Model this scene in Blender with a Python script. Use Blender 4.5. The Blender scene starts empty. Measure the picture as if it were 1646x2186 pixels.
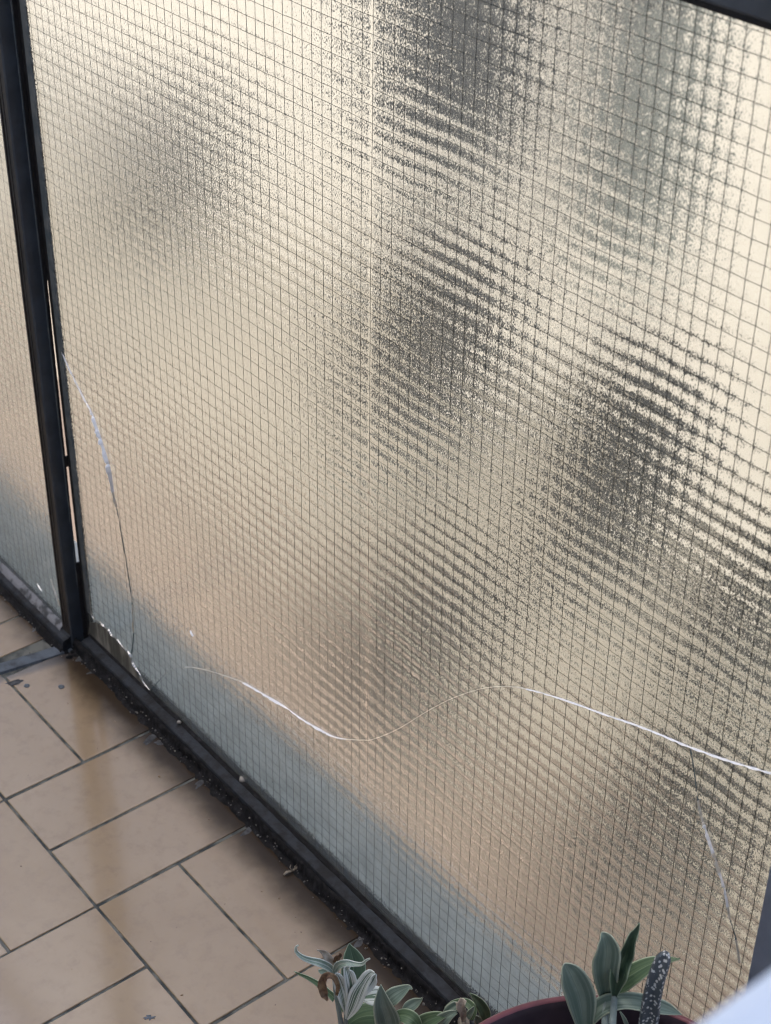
import bpy, bmesh, math, random
from mathutils import Vector, Matrix, noise
random.seed(7)
SC = bpy.context.scene
COL = SC.collection

# ------------------------------------------------------------------ camera
F_PX, CX, CY = 3554.07, 823.0, 1093.0
CAM = Vector((1.47314, -0.73792, 1.30243))
M = ((0.6218216, 0.7830695, 0.0118379), (0.4435405, -0.3396695, -0.8293952), (-0.6454531, 0.5209864, -0.5585368))
RX, DN, FW = Vector(M[0]), Vector(M[1]), Vector(M[2])
# rows of M are the camera's right / down / forward axes seen from the world
camd = bpy.data.cameras.new('camera')
cam = bpy.data.objects.new('camera', camd)
COL.objects.link(cam)
SC.camera = cam
rot = Matrix((RX, -DN, -FW)).transposed()
cam.matrix_world = Matrix.Translation(CAM) @ rot.to_4x4()
camd.sensor_fit = 'HORIZONTAL'
camd.sensor_width = 36.0
camd.lens = F_PX / 1646.0 * 36.0
camd.clip_start = 0.02
camd.clip_end = 500
camd.dof.use_dof = True
camd.dof.focus_distance = 1.42
camd.dof.aperture_fstop = camd.lens / 4.2

# ------------------------------------------------------------------ world, sun, exposure
SUN_TRAVEL = Vector((0.30, 0.56, -1.0)).normalized()
w = bpy.data.worlds.new('World')
SC.world = w
w.use_nodes = True
nt = w.node_tree
bg = nt.nodes['Background']
sky = nt.nodes.new('ShaderNodeTexSky')
sky.sky_type = 'NISHITA'
sky.sun_disc = False
sky.sun_elevation = math.asin(-SUN_TRAVEL.z)
sky.sun_rotation = math.atan2(-SUN_TRAVEL.x, -SUN_TRAVEL.y)
sky.dust_density = 6.0
sky.air_density = 0.8
sky.ozone_density = 1.0
nt.links.new(sky.outputs[0], bg.inputs[0])
bg.inputs[1].default_value = 0.15
sl = bpy.data.lights.new('sun', 'SUN')
sl.energy = 2.0
sl.angle = math.radians(0.5)
sl.color = (1.0, 0.925, 0.825)
so = bpy.data.objects.new('sun', sl)
so.rotation_euler = SUN_TRAVEL.to_track_quat('-Z', 'Y').to_euler()
so.location = (0, -3, 8)
COL.objects.link(so)
SC.view_settings.view_transform = 'Standard'
SC.view_settings.look = 'None'
SC.view_settings.gamma = 1
SC.view_settings.exposure = 1.66
cy = SC.cycles
cy.max_bounces = 14
cy.transmission_bounces = 12
cy.glossy_bounces = 4
cy.diffuse_bounces = 3
cy.caustics_refractive = True
cy.caustics_reflective = False
cy.sample_clamp_indirect = 6.0
cy.use_denoising = True
cy.pixel_filter_type = 'BLACKMAN_HARRIS'
cy.filter_width = 1.2

# ------------------------------------------------------------------ helpers
def ray(x, y):
    return RX * ((x - CX) / F_PX) + DN * ((y - CY) / F_PX) + FW

def at_y(x, y, Y):
    d = ray(x, y)
    return CAM + d * ((Y - CAM.y) / d.y)

def at_z(x, y, Z):
    d = ray(x, y)
    return CAM + d * ((Z - CAM.z) / d.z)

def tag(o, label=None, cat=None, group=None, kind=None):
    if label: o['label'] = label
    if cat: o['category'] = cat
    if group: o['group'] = group
    if kind: o['kind'] = kind
    return o

def empty(name, loc, label, cat, group=None):
    o = bpy.data.objects.new(name, None)
    o.empty_display_size = 0.05
    o.location = loc
    COL.objects.link(o)
    return tag(o, label, cat, group)

def obj(name, bm, mats, parent=None, smooth=False):
    me = bpy.data.meshes.new(name)
    if smooth:
        for f in bm.faces: f.smooth = True
    bm.normal_update()
    bm.to_mesh(me)
    bm.free()
    for m in (mats if isinstance(mats, (list, tuple)) else [mats]):
        me.materials.append(m)
    o = bpy.data.objects.new(name, me)
    COL.objects.link(o)
    if parent is not None:
        # geometry is written in world coordinates: the offset keeps it there
        o.parent = parent
        p, off = parent, Vector((0, 0, 0))
        while p is not None:
            off += p.location
            p = p.parent
        o.location = -off
    return o

def box(bm, x0, x1, y0, y1, z0, z1, mi=0, bev=0.0, R=None):
    vs = [bm.verts.new(v) for v in ((x0, y0, z0), (x1, y0, z0), (x1, y1, z0), (x0, y1, z0), (x0, y0, z1), (x1, y0, z1), (x1, y1, z1), (x0, y1, z1))]
    if R is not None:
        for v in vs: v.co = R @ v.co
    fs = [bm.faces.new([vs[i] for i in q]) for q in ((0, 3, 2, 1), (4, 5, 6, 7), (0, 1, 5, 4), (1, 2, 6, 5), (2, 3, 7, 6), (3, 0, 4, 7))]
    for f in fs: f.material_index = mi
    if bev > 0:
        es = list({e for f in fs for e in f.edges})
        r = bmesh.ops.bevel(bm, geom=es, offset=bev, segments=2, profile=0.5, affect='EDGES')
        for f in r['faces']: f.material_index = mi
    return fs

def tube(bm, pts, rads, sides=6, mi=0, caps=True):
    rings = []
    n = len(pts)
    up = Vector((0.13, 0.31, 0.94))
    for i, p in enumerate(pts):
        t = (pts[min(i + 1, n - 1)] - pts[max(i - 1, 0)]).normalized()
        a = t.cross(up)
        if a.length < 1e-3: a = t.cross(Vector((1, 0, 0)))
        a.normalize()
        b = t.cross(a)
        r = rads[i] if isinstance(rads, (list, tuple)) else rads
        rings.append([bm.verts.new(p + (a * math.cos(2 * math.pi * k / sides) + b * math.sin(2 * math.pi * k / sides)) * r) for k in range(sides)])
    for i in range(n - 1):
        for k in range(sides):
            f = bm.faces.new((rings[i][k], rings[i][(k + 1) % sides], rings[i + 1][(k + 1) % sides], rings[i + 1][k]))
            f.material_index = mi
            f.smooth = True
    if caps:
        bm.faces.new(rings[0][::-1]).material_index = mi
        bm.faces.new(rings[-1]).material_index = mi

def N3(x, y, z=0.0):
    return noise.noise(Vector((x, y, z)))

# ------------------------------------------------------------------ node helpers
class NG:
    def __init__(s, name):
        s.m = bpy.data.materials.new(name)
        s.m.use_nodes = True
        s.t = s.m.node_tree
        s.t.nodes.clear()
        s.out = s.n('ShaderNodeOutputMaterial')
    def n(s, typ, **kw):
        nd = s.t.nodes.new(typ)
        for k, v in kw.items(): setattr(nd, k, v)
        return nd
    def l(s, a, b): s.t.links.new(a, b)
    def put(s, sock, v):
        if hasattr(v, 'is_linked') or hasattr(v, 'links'): s.l(v, sock)
        elif isinstance(v, (tuple, list)) and len(v) == 3 and sock.type == 'RGBA': sock.default_value = (*v, 1)
        else: sock.default_value = v
    def math(s, op, a, b=0.0, c=0.0, clamp=False):
        nd = s.n('ShaderNodeMath', operation=op, use_clamp=clamp)
        s.put(nd.inputs[0], a); s.put(nd.inputs[1], b)
        if op in ('MULTIPLY_ADD', 'SMOOTH_MIN', 'COMPARE'): s.put(nd.inputs[2], c)
        return nd.outputs[0]
    def pos(s):
        g = s.n('ShaderNodeNewGeometry')
        x = s.n('ShaderNodeSeparateXYZ')
        s.l(g.outputs['Position'], x.inputs[0])
        return g, x.outputs[0], x.outputs[1], x.outputs[2]
    def noise(s, vec, scale, detail=3.0, rough=0.55, dist=0.0):
        nd = s.n('ShaderNodeTexNoise')
        if vec is not None: s.l(vec, nd.inputs['Vector'])
        nd.inputs['Scale'].default_value = scale
        nd.inputs['Detail'].default_value = detail
        nd.inputs['Roughness'].default_value = rough
        nd.inputs['Distortion'].default_value = dist
        return nd
    def mapr(s, v, a, b, c, d, smooth=True):
        nd = s.n('ShaderNodeMapRange', interpolation_type='SMOOTHSTEP' if smooth else 'LINEAR')
        s.put(nd.inputs[0], v)
        for i, q in enumerate((a, b, c, d)): nd.inputs[i + 1].default_value = q
        return nd.outputs[0]
    def mix(s, f, a, b, mode='MIX'):
        nd = s.n('ShaderNodeMix', data_type='RGBA', blend_type=mode)
        s.put(nd.inputs[0], f); s.put(nd.inputs[6], a); s.put(nd.inputs[7], b)
        return nd.outputs[2]
    def bump(s, h, strength=1.0, dist=0.001):
        nd = s.n('ShaderNodeBump')
        nd.inputs['Strength'].default_value = strength
        nd.inputs['Distance'].default_value = dist
        s.l(h, nd.inputs['Height'])
        return nd.outputs[0]
    def bsdf(s, col, rough=0.5, spec=0.5, metal=0.0, normal=None, coat=0.0, coat_rough=0.1):
        b = s.n('ShaderNodeBsdfPrincipled')
        s.put(b.inputs['Base Color'], col)
        s.put(b.inputs['Roughness'], rough)
        b.inputs['Specular IOR Level'].default_value = spec
        b.inputs['Metallic'].default_value = metal
        b.inputs['Coat Weight'].default_value = coat
        b.inputs['Coat Roughness'].default_value = coat_rough
        if normal is not None: s.l(normal, b.inputs['Normal'])
        s.l(b.outputs[0], s.out.inputs[0])
        return b

def mat_noisy(name, c1, c2, scale, rough=0.6, bumpd=0.0005, bscale=None, spec=0.4, metal=0.0, detail=5.0, lo=0.35, hi=0.65, coat=0.0):
    g = NG(name)
    ge, x, y, z = g.pos()
    n1 = g.noise(ge.outputs['Position'], scale, detail)
    f = g.mapr(n1.outputs[0], lo, hi, 0, 1)
    col = g.mix(f, c1, c2)
    n2 = g.noise(ge.outputs['Position'], bscale or scale * 3, 5.0)
    nb = g.bump(n2.outputs[0], 1.0, bumpd)
    g.bsdf(col, rough, spec, metal, nb, coat)
    return g.m

# ------------------------------------------------------------------ materials
PX_, PZ_ = 0.0125, 0.01323      # pitch of the wire mesh
WX0, WZ0 = 0.0018, 0.0040       # phase of the mesh

def mat_glass(front, x_shift=0.0, z_shift=0.0):
    g = NG('rolled_wired_glass' if front else 'glass_back_face')
    ge, x, y, z = g.pos()
    gl = g.n('ShaderNodeBsdfGlass', distribution='GGX')
    gl.inputs['IOR'].default_value = 1.5
    gl.inputs['Color'].default_value = (0.965, 0.988, 0.972, 1)
    gl.inputs['Roughness'].default_value = GR if front else 0.0
    if front:
        P = ge.outputs['Position']
        st = g.n('ShaderNodeMapping'); st.inputs['Scale'].default_value = (1.0, 1.0, 0.55)
        g.l(P, st.inputs[0])
        fine = g.noise(st.outputs[0], 980, 1.0, 0.5, 0.5)
        mid = g.noise(st.outputs[0], 260, 2.0, 0.6, 0.8)
        big = g.noise(P, 14, 2.0, 0.5)
        def ch(nd, k):
            sp = g.n('ShaderNodeSeparateColor')
            g.l(nd.outputs['Color'], sp.inputs[0])
            return g.math('SUBTRACT', sp.outputs[k], 0.5)
        # slope caused by the rollers and by the wires lying in the sheet
        wob = g.math('MULTIPLY', ch(big, 2), 0.012)
        zz = g.math('ADD', z, wob)
        az = g.math('MULTIPLY_ADD', g.math('SUBTRACT', zz, WZ0 + z_shift), 2 * math.pi / PZ_, 0.6)
        sz = g.math('SINE', az)
        sz = g.math('MULTIPLY', sz, g.math('MULTIPLY_ADD', ch(big, 0), 0.05, g.math('MULTIPLY', g.mapr(x, 0.15, 0.60, AZ * 0.30, AZ), g.mapr(z, 0.05, 0.40, 0.5, 1.0))))
        ax = g.math('MULTIPLY_ADD', g.math('SUBTRACT', x, WX0 + x_shift), 2 * math.pi / PX_, 0.4)
        sx = g.math('MULTIPLY', g.math('SINE', ax), g.mapr(x, 0.5, 0.85, AX * 0.15, AX))
        # one straight seam down the sheet
        d = g.math('DIVIDE', g.math('SUBTRACT', x, 0.5395), 0.0022)
        e = g.math('POWER', 2.718, g.math('MULTIPLY', g.math('MULTIPLY', d, d), -1.0))
        seam = g.math('MULTIPLY', e, 0.05)
        sx = g.math('ADD', sx, seam)
        sx = g.math('ADD', sx, g.math('MULTIPLY', ch(fine, 0), AF))
        sx = g.math('ADD', sx, g.math('MULTIPLY', ch(mid, 0), AM))
        sz = g.math('ADD', sz, g.math('MULTIPLY', ch(fine, 1), AF))
        sz = g.math('ADD', sz, g.math('MULTIPLY', ch(mid, 1), AM))
        cb = g.n('ShaderNodeCombineXYZ')
        g.l(sx, cb.inputs[0]); cb.inputs[1].default_value = -1.0; g.l(sz, cb.inputs[2])
        nm = g.n('ShaderNodeVectorMath', operation='NORMALIZE')
        g.l(cb.outputs[0], nm.inputs[0])
        # keep the orientation of the face being shaded (the inside of the sheet sees it reversed)
        gl2 = gl
        g.l(nm.outputs[0], gl.inputs['Normal'])
        # a thin film of dust, heavier towards the rail
        dust = g.noise(P, 38, 5.0, 0.65)
        low = g.mapr(z, 0.02, 0.26, 0.30, 0.03)
        fac = g.math('MULTIPLY', low, g.mapr(dust.outputs[0], 0.3, 0.75, 0.55, 1.25))
        spots = g.n('ShaderNodeTexVoronoi', feature='F1')
        g.l(P, spots.inputs['Vector']); spots.inputs['Scale'].default_value = 95
        sp = g.mapr(spots.outputs['Distance'], 0.10, 0.18, 1, 0)
        keep = g.mapr(dust.outputs[0], 0.57, 0.62, 0, 1)
        spz = g.mapr(z, 0.03, 0.11, 0.45, 0.0)
        fac = g.math('ADD', fac, g.math('MULTIPLY', g.math('MULTIPLY', sp, keep), spz), clamp=True)
        df = g.n('ShaderNodeBsdfDiffuse')
        df.inputs['Color'].default_value = (0.30, 0.32, 0.285, 1)
        mx = g.n('ShaderNodeMixShader')
        g.l(fac, mx.inputs[0]); g.l(gl.outputs[0], mx.inputs[1]); g.l(df.outputs[0], mx.inputs[2])
        g.l(mx.outputs[0], g.out.inputs[0])
    else:
        g.l(gl.outputs[0], g.out.inputs[0])
    return g.m
GR, AZ, AX, AF, AM = 0.09, 0.043, 0.013, 0.25, 0.035
GLASS = mat_glass(True)
GLASSB = mat_glass(False)
WIRE = mat_noisy('wire_steel', (0.03, 0.036, 0.032), (0.07, 0.075, 0.065), 90, 0.6, 0.00005)
PAINT = mat_noisy('blue_grey_paint', (0.045, 0.058, 0.075), (0.030, 0.038, 0.050), 30, 0.42, 0.00015, 260, 0.5)
BROWNP = mat_noisy('brown_black_paint', (0.022, 0.020, 0.019), (0.035, 0.031, 0.028), 35, 0.5, 0.0002, 200, 0.4)
RAILM = mat_noisy('rail_paint', (0.021, 0.027, 0.036), (0.006, 0.007, 0.009), 60, 0.6, 0.0009, 240, 0.3)
BLACK = mat_noisy('black_grime', (0.006, 0.006, 0.007), (0.022, 0.022, 0.025), 120, 0.75, 0.0012, 420, 0.25, lo=0.45, hi=0.75)
RUBBER = mat_noisy('black_rubber', (0.012, 0.012, 0.013), (0.02, 0.02, 0.022), 60, 0.7, 0.0003)
SEAL = mat_noisy('grey_putty', (0.075, 0.095, 0.105), (0.12, 0.135, 0.14), 55, 0.8, 0.0008, 260)
PALESEAL = mat_noisy('pale_putty', (0.22, 0.23, 0.25), (0.06, 0.065, 0.07), 75, 0.8, 0.0010, 240, lo=0.45, hi=0.62)
CONC = mat_noisy('bare_concrete', (0.56, 0.55, 0.46), (0.48, 0.475, 0.40), 18, 0.9, 0.001, 130)
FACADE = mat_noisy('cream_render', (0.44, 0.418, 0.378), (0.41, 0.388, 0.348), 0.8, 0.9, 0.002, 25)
WALLM = mat_noisy('shade_wall_white_render', (0.72, 0.70, 0.66), (0.66, 0.64, 0.60), 2.0, 0.9, 0.001, 60)
TERRA = mat_noisy('terracotta_paving', (0.215, 0.170, 0.145), (0.175, 0.140, 0.120), 1.2, 0.9, 0.002, 30)
DARKW = mat_noisy('window_pane_dark', (0.040, 0.044, 0.048), (0.052, 0.056, 0.060), 1.5, 0.3, 0.0002, 5, 0.15)
SHUT = mat_noisy('grey_green_shutter', (0.13, 0.145, 0.14), (0.16, 0.17, 0.165), 2.0, 0.6, 0.0003, 15, 0.3)
FRAMEW = mat_noisy('window_frame_grey', (0.10, 0.10, 0.095), (0.13, 0.13, 0.12), 3, 0.6, 0.0003, 20)
WHITE = mat_noisy('white_gloss_paint', (0.64, 0.71, 0.77), (0.57, 0.64, 0.71), 6, 0.3, 0.0003, 30, 0.5)
MAROON = mat_noisy('maroon_plastic', (0.170, 0.052, 0.062), (0.115, 0.036, 0.044), 30, 0.45, 0.0002, 150, 0.5)
SOIL = mat_noisy('potting_soil', (0.02, 0.015, 0.012), (0.05, 0.036, 0.026), 180, 0.95, 0.004, 300)
GRIT = mat_noisy('grit', (0.24, 0.23, 0.21), (0.04, 0.04, 0.04), 300, 0.9, 0.0003)
STONE = mat_noisy('pale_stone', (0.42, 0.40, 0.36), (0.28, 0.27, 0.25), 240, 0.9, 0.0004)
CEMENT = mat_noisy('blue_grey_cement', (0.16, 0.185, 0.215), (0.10, 0.12, 0.14), 260, 0.8, 0.0005)
DRY = mat_noisy('dry_leaf', (0.30, 0.20, 0.11), (0.10, 0.055, 0.035), 90, 0.8, 0.0008, 260)
STRAW = mat_noisy('straw_leaf', (0.50, 0.44, 0.35), (0.26, 0.22, 0.17), 130, 0.8, 0.0008, 300)
STEM = mat_noisy('grey_green_stem', (0.26, 0.32, 0.30), (0.18, 0.23, 0.22), 110, 0.6, 0.0002)
ALU = mat_noisy('weathered_metal_strip', (0.10, 0.125, 0.155), (0.035, 0.042, 0.05), 46, 0.55, 0.0004, 420, 0.5, lo=0.42, hi=0.68)
FRAG = None

def mat_crack(name, col, tr=0.5):
    g = NG(name)
    d = g.n('ShaderNodeBsdfDiffuse'); d.inputs[0].default_value = (*col, 1)
    t = g.n('ShaderNodeBsdfTranslucent'); t.inputs[0].default_value = (*col, 1)
    gg = g.n('ShaderNodeBsdfGlossy'); gg.inputs[0].default_value = (0.9, 0.95, 1, 1); gg.inputs[1].default_value = 0.25
    m1 = g.n('ShaderNodeMixShader'); m1.inputs[0].default_value = tr
    g.l(d.outputs[0], m1.inputs[1]); g.l(t.outputs[0], m1.inputs[2])
    m2 = g.n('ShaderNodeMixShader'); m2.inputs[0].default_value = 0.25
    g.l(m1.outputs[0], m2.inputs[1]); g.l(gg.outputs[0], m2.inputs[2])
    g.l(m2.outputs[0], g.out.inputs[0])
    return g.m
CRW = mat_crack('fracture_sky_glint', (0.97, 0.98, 0.98), 0.0)  # sky light refracted in the break, painted as white colour
CRC = mat_crack('fracture_cream', (0.85, 0.80, 0.68), 0.3)
CRD = mat_crack('fracture_dark', (0.10, 0.14, 0.14), 0.2)

def mat_shaded_dirtyglass():
    g = NG('shaded_dirty_glass')
    ge, x, y, z = g.pos()
    mp = g.n('ShaderNodeMapping'); mp.inputs['Scale'].default_value = (1, 1, 0.18)
    g.l(ge.outputs['Position'], mp.inputs[0])
    n1 = g.noise(mp.outputs[0], 95, 4, 0.6)
    col = g.mix(g.mapr(n1.outputs[0], 0.40, 0.66, 0, 1), (0.085, 0.086, 0.074), (0.27, 0.265, 0.235))
    g.bsdf(col, 0.6, 0.4, 0, g.bump(n1.outputs[0], 1, 0.001))
    return g.m
FRAG = mat_shaded_dirtyglass()

def mat_tile():
    g = NG('glazed_beige_tile')
    ge, x, y, z = g.pos()
    P = ge.outputs['Position']
    n1 = g.noise(P, 9, 4, 0.6)
    n2 = g.noise(P, 55, 4, 0.6)
    isl = ge.outputs['Random Per Island']
    c = g.mix(g.mapr(n1.outputs[0], 0.3, 0.7, 0, 1), (0.355, 0.258, 0.152), (0.308, 0.214, 0.118))
    c = g.mix(g.math('MULTIPLY', isl, 0.75), c, (0.400, 0.300, 0.192))
    c = g.mix(g.math('MULTIPLY', g.mapr(n2.outputs[0], 0.45, 0.75, 0, 1), 0.30), c, (0.22, 0.15, 0.095))
    # grime from the frame with contact shade painted into it, broken along its front
    n3 = g.noise(P, 26, 4, 0.6)
    dy = g.math('ADD', y, g.math('MULTIPLY', g.math('SUBTRACT', n3.outputs[0], 0.5), 0.022))
    near = g.mapr(dy, -0.082, -0.032, 0, 1)
    c = g.mix(g.math('MULTIPLY', near, 0.93), c, (0.020, 0.014, 0.010))
    dx = g.math('ABSOLUTE', g.math('ADD', g.math('ADD', x, 0.026), g.math('MULTIPLY', y, -0.17)))
    dx = g.math('ADD', dx, g.math('MULTIPLY', g.math('SUBTRACT', n3.outputs[0], 0.5), 0.012))
    nearx = g.mapr(dx, 0.012, 0.026, 1, 0)
    c = g.mix(g.math('MULTIPLY', nearx, 0.7), c, (0.07, 0.065, 0.065))
    rough = g.mapr(n2.outputs[0], 0.3, 0.8, 0.15, 0.24)
    n4 = g.noise(P, 130, 3, 0.6)
    n5 = g.noise(P, 16, 2, 0.5)
    h = g.math('ADD', g.math('MULTIPLY', n4.outputs[0], 0.10), n5.outputs[0])
    b = g.bsdf(c, rough, 0.8, 0, g.bump(h, 1.0, 0.0007), 0.9, 0.10)
    g.l(g.math('MULTIPLY_ADD', near, -0.85, 0.9), b.inputs['Coat Weight'])
    g.l(g.math('MULTIPLY_ADD', near, -0.6, 0.8), b.inputs['Specular IOR Level'])
    return g.m
TILE = mat_tile()
GROUT = mat_noisy('dark_grout', (0.050, 0.058, 0.058), (0.17, 0.175, 0.155), 45, 0.9, 0.001, 350)

# ------------------------------------------------------------------ setting: floor, slab, courtyard
def floor_tiles():
    bm = bmesh.new()
    X0, B, W, J = -0.0405, 0.199, 0.0995, 0.0030
    Y0 = -0.214
    S = B
    def tile(xa, xb, ya, yb):
        xa += J / 2; xb -= J / 2; ya += J / 2; yb -= J / 2
        xa = max(xa, -0.60); xb = min(xb, 1.85); ya = max(ya, -1.14)
        if xb - xa < 0.006 or yb - ya < 0.006: return
        t = random.uniform(-0.0003, 0.0003)
        box(bm, xa, xb, ya, yb, -0.006, 0.0 + t, 0, 0.0011)
    jx = lambda: random.uniform(-0.0010, 0.0010)
    for i in range(-4, 10):
        for j in range(-6, 2):
            xa, ya = X0 + i * S, Y0 + j * B
            xb, yb = xa + S, ya + B
            cut_y = -0.0215
            # right of the metal strip the cut is at about x = -0.03
            if (i + j) % 2 == 0:
                rects = [(xa, xb, ya, ya + W), (xa, xb, ya + W, yb)]
            else:
                rects = [(xa, xa + W, ya, yb), (xa + W, xb, ya, yb)]
            for a, b_, c, d in rects:
                top = cut_y if b_ > -0.02 else -0.036
                d2 = min(d, top)
                if d2 <= c: continue
                if b_ <= -0.039: continue
                a2 = max(a, -0.0215 + 0.17 * ((c + d2) / 2)) if a < -0.02 else a
                tile(a2 + jx(), b_ + jx(), c, d2)
    # beyond the strip: courses lying the other way
    for i in range(6):
        for j in range(6):
            ya = -0.0363 - (j + 1) * 0.199
            xb = -0.055 - i * 0.0995 if i else -0.048
            xa = -0.131 - i * 0.0995
            if i == 0: xb = -0.046
            else: xb = -0.131 - (i - 1) * 0.0995
            sk = 0.17 * (ya + 0.1) if i == 0 else 0
            tile(xa, xb + sk, ya, ya + 0.199)
    return bm
o = obj('floor', floor_tiles(), TILE)
tag(o, kind='structure')
bm = bmesh.new()
n_x, n_y = 60, 30
box(bm, -1.2, 2.6, -1.15, -0.019, -0.012, -0.0013)
o = obj('grout_bed', bm, GROUT); tag(o, kind='structure')
bm = bmesh.new()
box(bm, -3.5, 4.5, -1.15, 0.108, -0.20, -0.0125, 0, 0.004)
o = obj('balcony_slab', bm, CONC); tag(o, kind='structure')
bm = bmesh.new()
s = 60
v = [bm.verts.new(p) for p in ((-s, -s, -9.2), (s, -s, -9.2), (s, s, -9.2), (-s, s, -9.2))]
bm.faces.new(v)
o = obj('ground', bm, TERRA); tag(o, kind='structure')

# own house wall behind the balcony (out of view, added and sized to throw the balcony into shade)
bm = bmesh.new()
box(bm, -9, 9, -1.45, -1.155, -9.2, 3.7)
o = obj('house_shade_wall', bm, WALLM); tag(o, 'unseen white house wall along the inner side of the balcony floor, added for shade', 'wall')

# ------------------------------------------------------------------ building across the courtyard
YF = 6.0
MID_DIM = mat_noisy('cream_render_dim', (0.295, 0.274, 0.236), (0.267, 0.247, 0.211), 0.9, 0.9, 0.002, 25)  # wall dimmed: light falling off downwards, painted into the colour
LOW_DIM = mat_noisy('pinkish_render_dim', (0.180, 0.150, 0.129), (0.162, 0.134, 0.114), 0.9, 0.9, 0.002, 25)  # lowest wall band, painted dimmer still for the same falloff
bld = empty('apartment_building', (-7, YF, -9.2), 'sunlit cream apartment building seen blurred through the wired glass', 'building')
wins = [  # x0, x1, z0, z1, material
    (-7.05, -5.45, -3.00, -0.85, DARKW), (-7.10, -5.60, -5.20, -3.40, DARKW), (-7.25, -5.70, -8.15, -6.10, DARKW),
    (-5.05, -3.95, -5.35, -3.55, DARKW), (-5.10, -4.15, -3.00, -0.90, SHUT), (-3.80, -2.40, -5.35, -4.30, DARKW),  # last in this row: dark opening added in place of a shadow band
    (-10.55, -8.95, -4.95, -3.25, DARKW), (-4.25, -2.95, -7.55, -6.10, DARKW), (-13.2, -12.1, -4.7, -3.6, SHUT)]
xs = sorted({-26.0, 4.0, *[a for q in wins for a in q[:2]]})
zs = sorted({-9.2, -7.15, -4.2, 2.6, *[a for q in wins for a in q[2:4]]})
bm = bmesh.new()
for i in range(len(xs) - 1):
    for j in range(len(zs) - 1):
        mx, mz = (xs[i] + xs[i + 1]) / 2, (zs[j] + zs[j + 1]) / 2
        if any(q[0] < mx < q[1] and q[2] < mz < q[3] for q in wins): continue
        vs = [bm.verts.new((a, YF, b)) for a, b in ((xs[i], zs[j]), (xs[i + 1], zs[j]), (xs[i + 1], zs[j + 1]), (xs[i], zs[j + 1]))]
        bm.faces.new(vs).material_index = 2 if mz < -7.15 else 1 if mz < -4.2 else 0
bmesh.ops.remove_doubles(bm, verts=bm.verts, dist=1e-5)
r = bmesh.ops.extrude_face_region(bm, geom=bm.faces[:])
for v in r['geom']:
    if isinstance(v, bmesh.types.BMVert): v.co.y += 0.35
bmesh.ops.recalc_face_normals(bm, faces=bm.faces)
obj('wall', bm, [FACADE, MID_DIM, LOW_DIM], bld)
for x0, x1, z0, z1, m in wins:
    bm = bmesh.new()
    t = 0.035
    yf = YF + 0.14
    box(bm, x0, x0 + t, yf, yf + 0.06, z0, z1); box(bm, x1 - t, x1, yf, yf + 0.06, z0, z1)
    box(bm, x0 + t, x1 - t, yf, yf + 0.06, z0, z0 + t); box(bm, x0 + t, x1 - t, yf, yf + 0.06, z1 - t, z1)
    box(bm, (x0 + x1) / 2 - 0.018, (x0 + x1) / 2 + 0.018, yf + 0.003, yf + 0.057, z0 + t, z1 - t)
    wo = obj('window', bm, FRAMEW, bld)
    bm = bmesh.new(); box(bm, x0 + t, x1 - t, yf + 0.065, yf + 0.08, z0 + t, z1 - t)
    p = obj('pane', bm, m, wo)
    bm = bmesh.new(); box(bm, x0 - 0.06, x1 + 0.06, YF - 0.06, YF - 0.002, z0 - 0.07, z0 - 0.01)
    p = obj('sill', bm, FRAMEW, wo)

# ------------------------------------------------------------------ the wired glass panels
def wire_grid(x0, x1, z0, z1, yw, xs0, zs0, r=0.00040, seed=1):
    bm = bmesh.new()
    rnd = random.Random(seed)
    i0, i1 = math.ceil((x0 - xs0) / PX_), math.floor((x1 - xs0) / PX_)
    j0, j1 = math.ceil((z0 - zs0) / PZ_), math.floor((z1 - zs0) / PZ_)
    def wy(x, z): return yw + 0.0004 * N3(x * 30, z * 30, 5)
    off = {}
    def node(i, j):
        x, z = xs0 + i * PX_, zs0 + j * PZ_
        dx = 0.0009 * N3(x * 9, z * 4, 1.7) + 0.0004 * N3(x * 60, z * 60, 3.3)
        dz = 0.0012 * N3(x * 4, z * 9, 8.1) + 0.0004 * N3(x * 60, z * 60, 9.3)
        return Vector((x + dx, wy(x, z), z + dz))
    for i in range(i0, i1 + 1):
        pts = [node(i, j) for j in range(j0, j1 + 1)]
        pts = [Vector((pts[0].x, pts[0].y, z0 + 0.001))] + pts + [Vector((pts[-1].x, pts[-1].y, z1 - 0.001))]
        tube(bm, pts, r, 4)
    for j in range(j0, j1 + 1):
        pts = [node(i, j) + Vector((0, 0.0005 * (1 if i % 2 else -1), 0)) for i in range(i0, i1 + 1)]
        pts = [Vector((x0 + 0.001, pts[0].y, pts[0].z))] + pts + [Vector((x1 - 0.001, pts[-1].y, pts[-1].z))]
        tube(bm, pts, r * 0.58, 4)
    return bm

def pane(x0, x1, z0, z1, y0, y1, parent):
    bm = bmesh.new()
    fs = box(bm, x0, x1, y0, y1, z0, z1, 1)
    fs[2].material_index = 0
    return obj('pane', bm, [GLASS, GLASSB], parent)

GX0, GX1, GZ0, GZ1 = -0.0160, 1.0080, 0.0200, 1.0290
pan = empty('glass_panel', (0.48, 0.0, 0.0), 'large cracked panel of rippled wired glass to the right of the dark corner post', 'glass panel')
pn = pane(GX0, GX1, GZ0, GZ1, -0.0030, 0.0030, pan)
wm = obj('wire_mesh', wire_grid(GX0, GX1, GZ0, GZ1, -0.0014, WX0, WZ0), WIRE, pn)

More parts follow.
